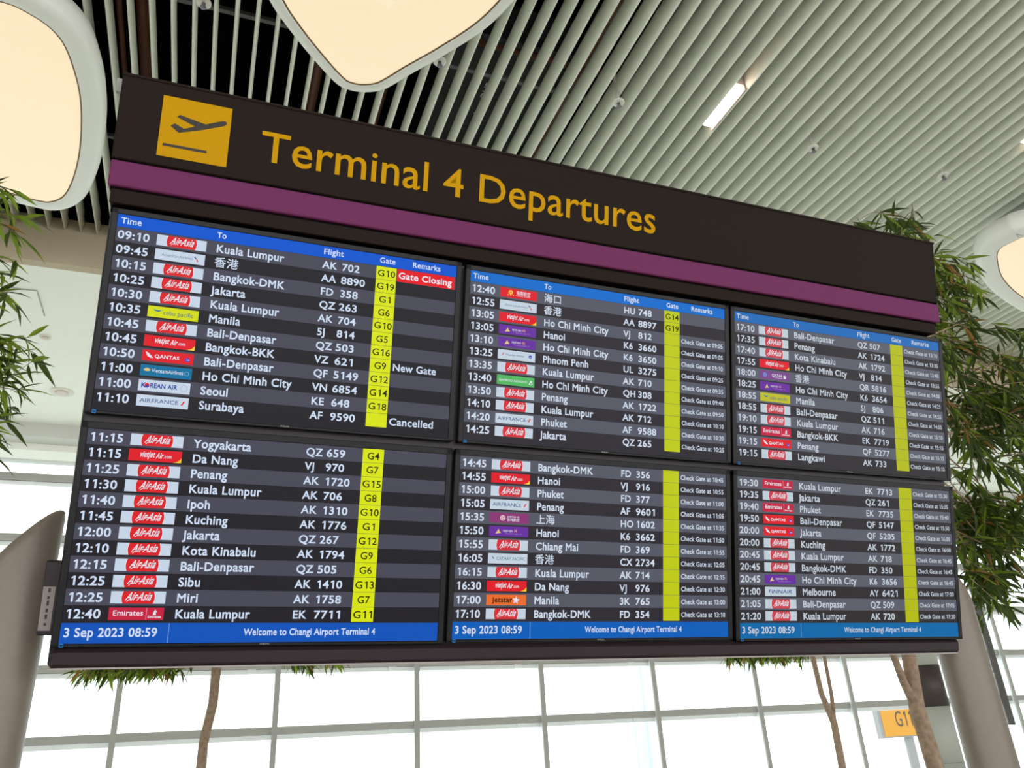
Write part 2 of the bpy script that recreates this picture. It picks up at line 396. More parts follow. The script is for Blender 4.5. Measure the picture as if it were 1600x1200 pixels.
pebble_lamp([(8.28, 4.87), (8.2, 5.05), (8.16, 5.27), (8.25, 5.48), (8.49, 5.69), (8.9, 5.96), (9.47, 6.21), (10.19, 6.42), (10.6, 6.4), (10.95, 6.0), (11.05, 5.2), (10.9, 4.4), (10.5, 3.95), (9.8, 3.9), (8.9, 4.3)],
            'large warm pebble lamp at right photo edge', .21)
# column and bar
t = thing('column', 'round pale clad column with dark band behind right tree', 'column', (10.73, 10.19, 0), kind='structure')
b = MB()
for z0, z1 in ((0, .3), (.305, 1.1), (1.105, 1.88), (2.48, 3.4), (3.405, 5), (5.005, 6.67)): b.lathe([(.25, z0), (.25, z1)], CLAD, 40)
b.lathe([(.245, 0), (.245, 6.66)], DARKBAR, 40); b.build('cladding', t)
MB().lathe([(.253, 1.885), (.253, 2.475)], CLADD, 40).build('dark_band', t)
t = thing('hanging_bar', 'dark grey vertical bar in front of the right window', 'bar', (17.47, 14.5, 3.5))
MB().box(17.38, 17.56, 14.45, 14.5, 1.55, 6.62, DARKBAR, .006).build('bar', t, local(t))
MB().box(17.2, 17.42, 14.5, 15.12, 2.1, 2.2, DARKBAR).build('bracket', t, local(t))
# outside
t = thing('gate_sign', 'yellow G11 stand sign outside beyond the glass wall', 'sign', (23.9, 24, 0))
MB().box(22.65, 25.2, 23.96, 24.2, 1.33, 2.34, G11E, .01).build('cabinet', t, local(t))
b = MB(); b.box(22.78, 25.17, 23.945, 23.965, 1.38, 2.3, G11Y)
b.build('face', t, local(t))
b = MB(); b.text('G11', 0, 0, .5, INK, wt=0, width=.78, dirs=(Vector((23.36, 23.94, 1.68)), Vector((1, 0, 0)), Vector((0, 0, 1)))); b.build('lettering', t, local(t))
MB().box(23.75, 24.1, 24.03, 24.13, -.25, 1.33, G11E).build('stand_post', t, local(t))
t = thing('light_mast', 'pale tall mast outside seen through the middle panes', 'mast', (16.6, 30, -.25))
MB().tube([(16.6, 30, -.25), (16.55, 30, 14)], [.32, .2], MASTM, 16).build('pole', t, local(t))
MB().box(15.9, 17.2, 29.8, 30.2, 14, 14.4, MASTM).build('lamp_head', t, local(t))

# ------------------------------------------------------------------ the departures board
TILT = 0.2548176456262983
ORG = Vector((-0.39366, 2.56228, 3.3543))
BM = Matrix.Translation(ORG) @ Matrix.Rotation(PI / 2 + TILT, 4, 'X')     # local x right, y up the board, z out to the viewer
FOOT = Vector((1.85, -1.5, -.1))
board = thing('departures_board', 'wide tilted departures board under yellow Terminal 4 lettering on two posts', 'departures board', M=BM @ Matrix.Translation(FOOT))
def bl(v): return (v[0] - FOOT.x, v[1] - FOOT.y, v[2] - FOOT.z)
def rrect(x0, x1, y0, y1, rs, n=8):    # corner radii: BL, BR, TR, TL
    out = []
    for (cx, cy, a), r in zip(((x0, y0, PI), (x1, y0, 1.5 * PI), (x1, y1, 0), (x0, y1, .5 * PI)), rs):
        sx = 1 if cx == x0 else -1; sy = 1 if cy == y0 else -1
        out += [(cx + sx * r + r * math.cos(a + PI / 2 * i / n), cy + sy * r + r * math.sin(a + PI / 2 * i / n)) for i in range(n + 1)]
    return out
# rear casing: rounded slab behind the six displays
LO = rrect(-.034, 3.757, -1.497, .03, (.03, .06, .01, .01)); c0 = np.mean(LO, 0); N = len(LO)
def shrink(d): return [tuple(q) for q in inset(np.array(LO), d)]
rings = [(shrink(.02), -.11), (LO, -.10), (LO, -.04), (shrink(.003), -.033), (shrink(.010), -.030)]
vs = [(x, y, z) for R, z in rings for x, y in R]
fs = [(i * N + k, i * N + (k + 1) % N, (i + 1) * N + (k + 1) % N, (i + 1) * N + k) for i in range(len(rings) - 1) for k in range(N)]
fs += [list(range(N))[::-1], list(range((len(rings) - 1) * N, len(rings) * N))]
MB().add(vs, fs, FRAMEB).build('casing', board, bl)
b = MB(); b.box(-.030, 3.748, -1.494, -1.435, -.026, .001, FRAMEB, .012); b.build('bottom_rail', board, bl)
MB().box(-.026, 3.735, -1.4985, -1.4935, -.03, -.003, mat('rail_highlight_pale', (190, 178, 176), .4), .001).build('rail_highlight', board, bl)  # pale strip standing in for the highlight on the rounded lower edge
hd = MB().box(-.047, 3.729, .197, .517, -.17, .02, BROWN, .004).build('header_panel', board, bl)
b = MB(); b.box(-.049, 3.731, .509, .521, -.172, .024, BROWN, .003); b.box(-.047, 3.73, .190, .199, -.16, .012, BLACK); b.build('header_trim', board, bl)
MB().box(-.046, 3.731, .095, .188, -.165, .026, PURPLE, .004).build('purple_band', board, bl)
b = MB(); b.box(-.040, 3.722, .088, .096, -.16, .008, BLACK); b.box(-.036, 3.715, .037, .089, -.165, .012, BROWN, .003); b.build('lower_fascia', board, bl)
MB().box(-.034, 3.70, .018, .04, -.16, -.03, BLACK).build('recess', board, bl)
MB().box(-.072, -.046, .475, .525, -.06, -.04, FRAMEG).build('corner_clip', board, bl)
b = MB(); b.rect(.092, .2335, .325, .4645, .0215, SIGNY); b.build('yellow_icon_plate', board, bl)
b = MB(); z = .0222
b.poly([(.126, .352), (.139, .364), (.171, .350), (.206, .367), (.160, .384), (.143, .390), (.152, .400), (.240, .383), (.296, .4085), (.306, .4095), (.311, .405), (.311, .398), (.302, .390), (.229, .358), (.155, .331)], z, SIGNINK)
b.rect(.108, .2725, .2545, .2825, z, SIGNINK)
b.build('plane_pictogram', board, bl)
b = MB(); 
full = layout('Terminal 4 Departures', .007)[2]; k = (2.10 - .435) / full
for pre, wd in (('', 'Terminal'), ('Terminal ', '4'), ('Terminal 4 ', 'Departures')):
    b = MB(); x = .435 + k * sum(glyph(c, .007)[2] for c in pre)
    b.text(wd, x, .286, .1165, SIGNY, .0215, xs=k / (.1165 / CAP), wt=.007); b.build('yellow_word', board, bl)
# posts: oval columns with slanted rounded tops
def post(cx, sgn):
    IW = (BM @ Matrix.Translation(FOOT)).inverted()
    n = 40; a, d, cy = .13, .09, 3.1
    zt = lambda u: 2.49 - .16 * (1 + u * sgn)    # u: -1 inner .. 1 outer
    rings = []
    for f in (0, .2, .4, .6, .8, .9): rings.append([(cx + a * math.cos(t), cy + d * math.sin(t), f * 2.05) for t in (2 * PI * k / n for k in range(n))])
    for e in (.0, .3, .55, .78, .92, 1.0):
        q = .60 + .40 * math.sqrt(max(0, 1 - e * e))
        rings.append([(cx + a * q * math.cos(t), cy + d * q * math.sin(t), zt(q * math.cos(t)) - .06 + .06 * e) for t in (2 * PI * k / n for k in range(n))])
    rings.append([(cx, cy, zt(0) + .004)] * n)
    vs = [p for R in rings for p in R]
    fs = [(i * n + k, i * n + (k + 1) % n, (i + 1) * n + (k + 1) % n, (i + 1) * n + k) for i in range(len(rings) - 1) for k in range(n)]
    MB().add(vs, fs, TAUPE, True).build('support_post', board, lambda v: tuple(IW @ Vector(v)))
post(-.60, -1); post(3.548, 1)
b = MB(); b.box(-.078, -.03, -1.40, -1.17, -.12, -.045, FRAMEB, .004); b.build('post_bracket', board, bl)
b = MB(); b.box(3.70, 3.80, -1.42, -1.17, -.14, -.085, FRAMEB, .006); b.build('post_bracket', board, bl)
b = MB(); b.box(-.075, -.040, -1.385, -1.25, -.046, -.043, PLATE); b.build('label_plate', board, bl)
b = MB()
for i, h in enumerate((.012, .02, .016, .022, .012, .018)): b.rect(-.060, -1.37 + i * .0205, -.053, -1.37 + i * .0205 + h * .7, -.0425, INK)
b.build('label_print', board, bl)

# ------------------------------------------------------------------ the six displays
W, GAP, HH, ROWS, Y0, Y1, FG, FH, DY = 1.2096, .05231, .04581, .61379, .89578, .97278, .00273, .06277, .74334
RH = ROWS / 12
AFF = [(-.00302, -.00327, .00513, .00823), (.01086, .00181, -.01297, .00279), (-.00365, .00146, .00565, .00521),
       (-.0047, -.0001, .00525, -.00445), (.00456, -.00073, -.01298, -.00941), (-.00406, .00083, .00911, -.00258)]
PAL = [dict(light=(74, 74, 88), dark=(37, 35, 40), blue=(4, 86, 205), foot=(18, 84, 184), yel=(216, 228, 16), txt=(205, 219, 240), red=(218, 36, 42), box=(198, 212, 230)),  # colours per column include the viewing-angle wash and reflections
       dict(light=(86, 88, 100), dark=(48, 45, 51), blue=(16, 108, 202), foot=(12, 94, 184), yel=(190, 202, 18), txt=(206, 217, 234), red=(214, 48, 58), box=(196, 210, 224)),
       dict(light=(92, 94, 106), dark=(50, 47, 50), blue=(30, 106, 182), foot=(12, 104, 168), yel=(180, 188, 14), txt=(196, 205, 216), red=(202, 66, 78), box=(190, 204, 214))]
def logo(b, code, pal, x0, y0, w, h):
    """airline mark: drawn in the box (x0,y0)-(x0+w,y0+h), y up"""
    z = .0011; z1 = .0015; z2 = .0019
    E = lambda n, c: scr(n, c)
    wht = scr('logo_white', (225, 228, 238)); navy = scr('logo_navy', (60, 80, 130))
    X = lambda u: x0 + u * w
    Y = lambda u: y0 + u * h
    bgc = {'CB': ('logo_yellow%d' % pal['i'], (212, 220, 16) if pal['i'] == 0 else (190, 188, 36)), 'VJ': ('logo_red', (222, 30, 42)), 'QF': ('logo_red', (222, 30, 42)),  # yellow dulled off-axis like the column palettes
           'VN': ('logo_teal', (14, 112, 158)), 'EK': ('logo_crimson', (196, 34, 66)), 'HU': ('logo_red', (222, 30, 42)), 'K6': ('logo_violet', (104, 48, 158)),
           'QH': ('logo_green', (82, 182, 96)), 'HO': ('logo_plum', (140, 56, 116)), '3K': ('logo_orange', (232, 108, 44)), 'QR': ('logo_purple', (124, 70, 140))}.get(code)
    b.rect(x0, y0, x0 + w, y0 + h, z, E(*bgc) if bgc else scr('box%d' % pal['i'], pal['box']))
    if code == 'AK':
        def arc(R, M, zz):
            cx, cy = X(.5), Y(.5); th = math.asin(min(1, h / 2 / R)); n = 10
            p = [(cx + R * math.cos(-th + 2 * th * i / n), cy + R * math.sin(-th + 2 * th * i / n)) for i in range(n + 1)]
            p += [(cx - R * math.cos(th - 2 * th * i / n), cy + R * math.sin(th - 2 * th * i / n)) for i in range(n + 1)]
            b.poly(p, zz, M)
        arc(.0505, wht, z + .0002); arc(.0485, scr('air_red%d' % pal['i'], pal['red']), z1)
        b.text('Air', X(.265), Y(.27), h * .64, wht, z2, width=w * .19, wt=.016, shear=.40)
        b.text('Asia', X(.475), Y(.27), h * .64, wht, z2, width=w * .25, wt=.016, shear=.40)
        b.poly([(X(.285), Y(.16)), (X(.30), Y(.14)), (X(.345), Y(.34)), (X(.335), Y(.36))], z2, wht)
        b.poly([(X(.44), Y(.44)), (X(.53), Y(.5)), (X(.53), Y(.56)), (X(.44), Y(.5))], z2, wht)
    elif code == 'AA':
        b.text('AmericanAirlines', X(.13), Y(.38), h * .24, scr('logo_steel', (110, 124, 150)), z1, width=w * .62, wt=.0)
        b.poly([(X(.77), Y(.72)), (X(.80), Y(.72)), (X(.84), Y(.5)), (X(.81), Y(.5))], z1, navy); b.poly([(X(.82), Y(.46)), (X(.85), Y(.48)), (X(.87), Y(.24)), (X(.85), Y(.24))], z1, scr('logo_red', (222, 30, 42)))
    elif code == 'CB':
        b.text('cebu pacific', X(.30), Y(.3), h * .36, scr('logo_slate', (70, 110, 120)), z1, width=w * .6, wt=.004)
        aqua = scr('logo_aqua', (60, 160, 150))
        b.poly([(X(.10), Y(.74)), (X(.2), Y(.66)), (X(.32), Y(.74)), (X(.2), Y(.54)), (X(.14), Y(.58))], z1, aqua); b.poly([(X(.1), Y(.62)), (X(.2), Y(.5)), (X(.26), Y(.58)), (X(.18), Y(.62))], z1, navy)
    elif code == 'VJ':
        b.text('vietjet', X(.2), Y(.36), h * .48, wht, z1, width=w * .28, wt=.02, shear=.2)
        b.text('Air', X(.51), Y(.30), h * .48, wht, z1, width=w * .13, wt=.02, shear=.2); b.text('.com', X(.655), Y(.34), h * .3, wht, z1, width=w * .15, wt=.01)
        b.poly([(X(.84), Y(0)), (X(1), Y(0)), (X(1), Y(.42)), (X(.96), Y(.2)), (X(.91), Y(.07))], z1, scr('logo_corner', (250, 210, 50)))
    elif code == 'QF':
        b.text('QANTAS', X(.24), Y(.34), h * .3, wht, z1, width=w * .48, wt=.025)
        b.poly([(X(.06), Y(.84)), (X(.12), Y(.72)), (X(.22), Y(.3)), (X(.16), Y(.3)), (X(.10), Y(.45))], z1, wht)
        b.disc(X(.88), Y(.42), h * .19, z1, scr('logo_globe', (70, 70, 190))); b.rect(X(.86), Y(.38), X(.92), Y(.44), z2, wht)
    elif code == 'VN':
        gold = scr('logo_gold', (226, 196, 120))
        b.text('VietnamAirlines', X(.22), Y(.36), h * .32, wht, z1, width=w * .61, wt=.004)
        for a in (-60, -30, 0, 30, 60):
            r = math.radians(a); d = (math.sin(r), math.cos(r)); q = (d[1], -d[0]); ox, oy = X(.13), Y(.42); L = h * .34; k = h * .07
            b.poly([(ox, oy), (ox + d[0] * L * .6 + q[0] * k, oy + d[1] * L * .6 + q[1] * k), (ox + d[0] * L, oy + d[1] * L), (ox + d[0] * L * .6 - q[0] * k, oy + d[1] * L * .6 - q[1] * k)], z1 + a * 1e-6, gold)
        b.disc(X(.9), Y(.5), h * .2, z1, scr('logo_pale', (120, 180, 205))); b.disc(X(.9), Y(.5), h * .15, z2, E(*bgc))
    elif code == 'KE':
        blu = scr('logo_blue', (40, 70, 160))
        b.text('K', X(.05), Y(.32), h * .4, blu, z1, wt=.03); b.text('REAN AIR', X(.22), Y(.32), h * .4, blu, z1, width=w * .53, wt=.025)
        b.disc(X(.165), Y(.5), h * .2, z1, scr('logo_red', (222, 30, 42))); b.disc(X(.165), Y(.42), h * .13, z2, blu)
        b.disc(X(.88), Y(.5), h * .3, z1, scr('logo_pale2', (165, 185, 205))); b.disc(X(.88), Y(.5), h * .25, z2, scr('box0', pal['box']))
    elif code == 'AF':
        b.text('AIRFRANCE', X(.06), Y(.34), h * .34, navy, z1, width=w * .74, wt=.004)
        b.poly([(X(.85), Y(.3)), (X(.88), Y(.3)), (X(.94), Y(.7)), (X(.90), Y(.66))], z1, scr('logo_red', (222, 30, 42)))
    elif code == 'EK':
        b.text('Emirates', X(.07), Y(.36), h * .4, wht, z1, width=w * .55, wt=.012)
        b.rect(X(.675), Y(.02), X(.685), Y(.98), z1, scr('logo_rose', (236, 150, 160)))
        b.text('Emirates', X(.71), Y(.16), h * .18, wht, z1, width=w * .24, wt=.02)
        b.disc(X(.83), Y(.5), h * .12, z1, wht, ry=h * .1); b.poly([(X(.80), Y(.58)), (X(.87), Y(.62)), (X(.84), Y(.86))], z1, wht); b.poly([(X(.79), Y(.40)), (X(.87), Y(.40)), (X(.83), Y(.46))], z2, wht)
    elif code == 'HU':
        b.text('海南航空', X(.43), Y(.42), h * .34, wht, z1, width=w * .38); b.text('HAINAN AIRLINES', X(.43), Y(.24), h * .12, wht, z1, width=w * .38, wt=0)
        gold = scr('logo_gold2', (250, 180, 70)); b.disc(X(.28), Y(.58), h * .26, z1, gold, ry=h * .24)
        for u in (-.07, 0, .07): b.disc(X(.28 + u), Y(.28), h * .07, z1, gold)
        b.rect(X(.25), Y(.56), X(.31), Y(.6), z2, E(*bgc))
    elif code == 'K6':
        gold = scr('logo_gold', (226, 196, 120)); b.poly([(X(.16), Y(.26)), (X(.30), Y(.34)), (X(.26), Y(.5)), (X(.235), Y(.74)), (X(.20), Y(.5))], z1, gold)
        b.text('កម្ពុជា អង្គរ', X(.35), Y(.46), h * .22, wht, z1, width=w * .25, wt=0); b.text('អ៊ែរ', X(.63), Y(.46), h * .22, scr('logo_gold2', (250, 180, 70)), z1, width=w * .08, wt=0)
        b.text('Cambodia Angkor Air', X(.42), Y(.24), h * .1, scr('logo_lilac', (180, 150, 205)), z1, width=w * .42, wt=0)
    elif code == 'UL':
        b.text('SriLankan Airlines', X(.2), Y(.42), h * .2, navy, z1, width=w * .5, wt=0)
        b.poly([(X(.1), Y(.4)), (X(.13), Y(.4)), (X(.17), Y(.7)), (X(.15), Y(.7))], z1, scr('logo_red', (222, 30, 42))); b.disc(X(.87), Y(.55), h * .2, z1, scr('logo_globe', (70, 70, 190)), ry=h * .16); b.rect(X(.85), Y(.5), X(.9), Y(.55), z2, wht)
    elif code == 'QH':
        b.text('BAMBOO AIRWAYS', X(.06), Y(.36), h * .24, wht, z1, width=w * .74, wt=.003); b.poly([(X(.84), Y(.24)), (X(.95), Y(.24)), (X(.93), Y(.62)), (X(.9), Y(.7))], z1, wht); b.poly([(X(.87), Y(.3)), (X(.93), Y(.3)), (X(.915), Y(.5))], z2, E(*bgc))
    elif code == 'HO':
        b.disc(X(.33), Y(.5), h * .28, z1, scr('logo_blush', (226, 196, 200)))
        for q in (0, 1, 2, 3): b.disc(X(.33) + h * .13 * math.cos(q * PI / 2 + .6), Y(.5) + h * .13 * math.sin(q * PI / 2 + .6), h * .07, z2, E(*bgc), n=10)
        b.text('JUNEYAO AIR', X(.44), Y(.56), h * .16, wht, z1, width=w * .32, wt=.01); b.text('吉祥航空', X(.44), Y(.22), h * .24, wht, z1, width=w * .32)
    elif code == 'CX':
        b.text('CATHAY PACIFIC', X(.21), Y(.36), h * .3, scr('logo_deepgreen', (40, 110, 115)), z1, width=w * .73, wt=0); b.poly([(X(.08), Y(.78)), (X(.16), Y(.4)), (X(.1), Y(.58)), (X(.15), Y(.55)), (X(.12), Y(.52))], z1, scr('logo_deepgreen', (40, 110, 115)))
    elif code == '3K':
        b.text('Jetstar', X(.15), Y(.28), h * .46, scr('logo_black', (40, 30, 30)), z1, width=w * .5, wt=.02)
        cx, cy = X(.74), Y(.48); R = h * .42
        b_pts = [(cx + (R if i % 2 == 0 else R * .42) * math.sin(PI * i / 5 + .12), cy + (R if i % 2 == 0 else R * .42) * math.cos(PI * i / 5 + .12)) for i in range(10)]
        for i in range(0, 10, 2): b.poly([b_pts[i - 1], b_pts[i], b_pts[(i + 1) % 10], (cx, cy)], z2, wht)
    elif code == 'QR':
        b.text('QATAR', X(.4), Y(.36), h * .34, wht, z1, width=w * .36, wt=.004); b.rect(X(.5), Y(.24), X(.76), Y(.27), z1, wht); b.disc(X(.84), Y(.46), h * .2, z1, wht, ry=h * .22); b.disc(X(.86), Y(.5), h * .08, z2, E(*bgc))
        b.disc(X(.17), Y(.5), h * .3, z1, scr('logo_globe2', (110, 130, 200)))
    elif code == 'AY':
        b.text('FINNAIR', X(.1), Y(.3), h * .4, scr('logo_blue2', (50, 60, 140)), z1, width=w * .76, wt=.004, shear=.25)

A = 'AK'
TABLE = [
 [('09:10', A, 'Kuala Lumpur', 'AK', '702', 'G10', '!Gate Closing'), ('09:45', 'AA', '香港', 'AA', '8890', 'G19', ''), ('10:15', A, 'Bangkok-DMK', 'FD', '358', 'G1', ''), ('10:25', A, 'Jakarta', 'QZ', '263', 'G6', ''),
  ('10:30', A, 'Kuala Lumpur', 'AK', '704', 'G10', ''), ('10:35', 'CB', 'Manila', '5J', '814', 'G5', ''), ('10:45', A, 'Bali-Denpasar', 'QZ', '503', 'G16', ''), ('10:45', 'VJ', 'Bangkok-BKK', 'VZ', '621', 'G9', 'New Gate'),
  ('10:50', 'QF', 'Bali-Denpasar', 'QF', '5149', 'G12', ''), ('11:00', 'VN', 'Ho Chi Minh City', 'VN', '6854', 'G14', ''), ('11:00', 'KE', 'Seoul', 'KE', '648', 'G18', ''), ('11:10', 'AF', 'Surabaya', 'AF', '9590', '', 'Cancelled')],
 [('12:40', 'HU', '海口', 'HU', '748', 'G14', ''), ('12:55', 'AA', '香港', 'AA', '8897', 'G19', ''), ('13:05', 'VJ', 'Ho Chi Minh City', 'VJ', '812', '', '09:05'), ('13:05', 'K6', 'Hanoi', 'K6', '3660', '', '09:05'),
  ('13:10', 'K6', 'Ho Chi Minh City', 'K6', '3650', '', '09:10'), ('13:25', 'UL', 'Phnom Penh', 'UL', '3275', '', '09:25'), ('13:35', A, 'Kuala Lumpur', 'AK', '710', '', '09:35'), ('13:40', 'QH', 'Ho Chi Minh City', 'QH', '308', '', '09:40'),
  ('13:50', A, 'Penang', 'AK', '1722', '', '09:50'), ('14:10', A, 'Kuala Lumpur', 'AK', '712', '', '10:10'), ('14:20', 'AF', 'Phuket', 'AF', '9588', '', '10:20'), ('14:25', A, 'Jakarta', 'QZ', '265', '', '10:25')],
 [('17:10', A, 'Bali-Denpasar', 'QZ', '507', '', '13:10'), ('17:35', A, 'Penang', 'AK', '1724', '', '13:35'), ('17:40', A, 'Kota Kinabalu', 'AK', '1792', '', '13:40'), ('17:55', 'VJ', 'Ho Chi Minh City', 'VJ', '814', '', '13:55'),
  ('18:00', 'QR', '香港', 'QR', '5816', '', '14:00'), ('18:25', 'K6', 'Ho Chi Minh City', 'K6', '3654', '', '14:25'), ('18:55', 'CB', 'Manila', '5J', '806', '', '14:55'), ('18:55', A, 'Bali-Denpasar', 'QZ', '511', '', '14:55'),
  ('19:10', A, 'Kuala Lumpur', 'AK', '716', '', '15:10'), ('19:15', 'EK', 'Bangkok-BKK', 'EK', '7719', '', '15:15'), ('19:15', 'QF', 'Penang', 'QF', '5277', '', '15:15'), ('19:15', A, 'Langkawi', 'AK', '733', '', '15:15')],
 [('11:15', A, 'Yogyakarta', 'QZ', '659', 'G4', ''), ('11:15', 'VJ', 'Da Nang', 'VJ', '970', 'G7', ''), ('11:25', A, 'Penang', 'AK', '1720', 'G15', ''), ('11:30', A, 'Kuala Lumpur', 'AK', '706', 'G8', ''),
  ('11:40', A, 'Ipoh', 'AK', '1310', 'G10', ''), ('11:45', A, 'Kuching', 'AK', '1776', 'G1', ''), ('12:00', A, 'Jakarta', 'QZ', '267', 'G12', ''), ('12:10', A, 'Kota Kinabalu', 'AK', '1794', 'G9', ''),
  ('12:15', A, 'Bali-Denpasar', 'QZ', '505', 'G6', ''), ('12:25', A, 'Sibu', 'AK', '1410', 'G13', ''), ('12:25', A, 'Miri', 'AK', '1758', 'G7', ''), ('12:40', 'EK', 'Kuala Lumpur', 'EK', '7711', 'G11', '')],
 [('14:45', A, 'Bangkok-DMK', 'FD', '356', '', '10:45'), ('14:55', 'VJ', 'Hanoi', 'VJ', '916', '', '10:55'), ('15:00', A, 'Phuket', 'FD', '377', '', '11:00'), ('15:05', 'AF', 'Penang', 'AF', '9601', '', '11:05'),
  ('15:35', 'HO', '上海', 'HO', '1602', '', '11:35'), ('15:50', 'K6', 'Hanoi', 'K6', '3662', '', '11:50'), ('15:55', A, 'Chiang Mai', 'FD', '369', '', '11:55'), ('16:05', 'CX', '香港', 'CX', '2734', '', '12:05'),
  ('16:15', A, 'Kuala Lumpur', 'AK', '714', '', '12:15'), ('16:30', 'VJ', 'Da Nang', 'VJ', '976', '', '12:30'), ('17:00', '3K', 'Manila', '3K', '765', '', '13:00'), ('17:10', A, 'Bangkok-DMK', 'FD', '354', '', '13:10')],
 [('19:30', 'EK', 'Kuala Lumpur', 'EK', '7713', '', '15:30'), ('19:35', A, 'Jakarta', 'QZ', '261', '', '15:35'), ('19:40', 'EK', 'Phuket', 'EK', '7735', '', '15:40'), ('19:50', 'QF', 'Bali-Denpasar', 'QF', '5147', '', '15:50'),
  ('20:00', 'QF', 'Jakarta', 'QF', '5205', '', '16:00'), ('20:00', A, 'Kuching', 'AK', '1772', '', '16:00'), ('20:45', A, 'Kuala Lumpur', 'AK', '718', '', '16:45'), ('20:45', A, 'Bangkok-DMK', 'FD', '350', '', '16:45'),
  ('20:45', 'K6', 'Ho Chi Minh City', 'K6', '3656', '', '16:45'), ('21:00', 'AY', 'Melbourne', 'AY', '6421', '', '17:00'), ('21:05', A, 'Bali-Denpasar', 'QZ', '509', '', '17:05'), ('21:20', A, 'Kuala Lumpur', 'AK', '720', '', '17:20')]]
PLACE = ['upper left', 'upper middle', 'upper right', 'lower left', 'lower middle', 'lower right']
def display(i):
    rows = TABLE[i]; top = i < 3; pal = dict(PAL[i % 3], i=i % 3); k = i % 3
    ox, oy, sx, sy = AFF[i]; sx += 1; sy += 1
    ox += k * (W + GAP); oy += 0 if top else DY
    base = Vector((ox + sx * W / 2, -(oy + sy * .69), 0))
    T = thing('flight_display', '%s flight screen listing departures from %s to %s' % (PLACE[i], rows[0][0], rows[-1][0]), 'flight screen', group='flight screens of the departures board', M=BM @ Matrix.Translation(base))
    f = lambda v: (v[0] * sx - sx * W / 2, (v[1] + .69) * sy, v[2])       # screen space: x right, y up from the top edge (negative)
    E = lambda n: scr(n + str(k), pal[n]); txt = E('txt')
    yb = -.690; yt = .020 if top else .024
    b = MB()
    for q in ((-.021, 0, yb, yt), (W, W + .022, yb, yt), (-.021, W + .022, 0.0, yt), (-.021, W + .022, yb, -.6802)): b.box(*q, -.02, .004, BEZEL, .002)
    b.build('bezel', T, f)
    MB().box(-.02, W + .02, yb + .002, yt - .002, -.025, 0, BEZEL).build('rear_housing', T, f)
    MB().rect(0, -.6803, W, 0, .0003, E('dark')).build('screen_panel', T, f)
    y = 0
    if top:
        h = MB().rect(0, -HH + .001, W, 0, .0007, E('blue')).build('header_bar', T, f)
        for s, x, w in (('Time', .011, .065), ('To', .322, .031), ('Flight', .695, .075), ('Gate', .906, .060), ('Remarks', 1.033, .112)):
            MB().text(s, x, -.0315, .0205, txt, .0012, width=w, wt=.018).build('column_title', h, f)
        y = HH
    for r, (tm, code, dest, fc, fn, gate, rem) in enumerate(rows):
        y0 = -(y + r * RH); yl = y0 - RH
        row = MB().rect(0, yl, W, y0, .0006, E('light' if r % 2 == 0 else 'dark')).build('flight_row', T, f)
        bt = yl + .0115
        MB().text(tm, .006, bt, .0275, txt, .0012, width=.100, wt=.022).build('time_text', row, f)
        b = MB(); logo(b, code, pal, .129, yl + .0065, .1615, .0385); b.build('airline_logo', row, f)
        cj = ord(dest[0]) > 0x2000
        b = MB()
        if cj: b.text(dest, .322, bt, .0275, txt, .0012, xs=1.0)
        else: b.text(dest, .3235, bt, .0275, txt, .0012, xs=.97, wt=.022)
        b.build('destination_text', row, f)
        MB().text(fc, .695, bt, .0265, txt, .0012, xs=1.0, wt=.020).build('airline_code', row, f)
        MB().text(fn, .766, bt, .0265, txt, .0012, width=.0235 * len(fn) - .004, wt=.020).build('flight_number', row, f)
        g = MB().rect(Y0, yl + .0006, Y1, y0 - .0006, .0009, E('yel'))
        if gate: g.text(gate, (Y0 + Y1) / 2, bt + .001, .0245, scr('ink', (38, 34, 12)), .0013, width=.0225 * len(gate), wt=.010, align='C')
        g.build('gate_box', row, f)
        if rem:
            b = MB()
            if rem[0] == '!':
                b.rect(.976, yl + .0004, 1.2045, y0 - .0006, .0009, scr('alert', (226, 24, 36))); b.text(rem[1:], .981, bt + .002, .0235, scr('alert_text', (236, 232, 242)), .0013, width=.212, wt=.020)
            elif rem[0].isdigit(): b.text('Check Gate at ' + rem, .981, bt + .004, .0185, txt, .0012, width=.215, wt=.016)
            else: b.text(rem, .981, bt, .0255, txt, .0012, width=.168, wt=.020)
            b.build('remark_text', row, f)
    if not top:
        y0 = -(ROWS + FG); yl = y0 - FH
        foot = MB().rect(0, yl, W, y0, .0007, E('foot')).build('footer_bar', T, f)
        MB().text('3 Sep 2023 08:59', .009, yl + .020, .0270, txt, .0012, width=.268, wt=.022).build('date_text', foot, f)
        MB().text('Welcome to Changi Airport Terminal 4', .543, yl + .0225, .0215, txt, .0012, width=.440, wt=.018).build('welcome_text', foot, f)
        MB().rect(.310, yl + .001, .3118, y0 - .001, .0012, scr('line', (120, 165, 225))).build('divider_line', foot, f)
    b = MB(); c = scr('icon', (40, 110, 170)) ; b.rect(.002, -.690, .014, -.678, .0045, c); b.rect(.004, -.6865, .012, -.682, .0047, scr('icon_core', (16, 40, 70))); b.build('status_icon', T, f)
    MB().text('PHILIPS', .597, -.6865, .0048, mat('badge_silver', (215, 215, 215), .4), .0046, width=.03, wt=.02).build('maker_badge', T, f)
for i in range(6): display(i)

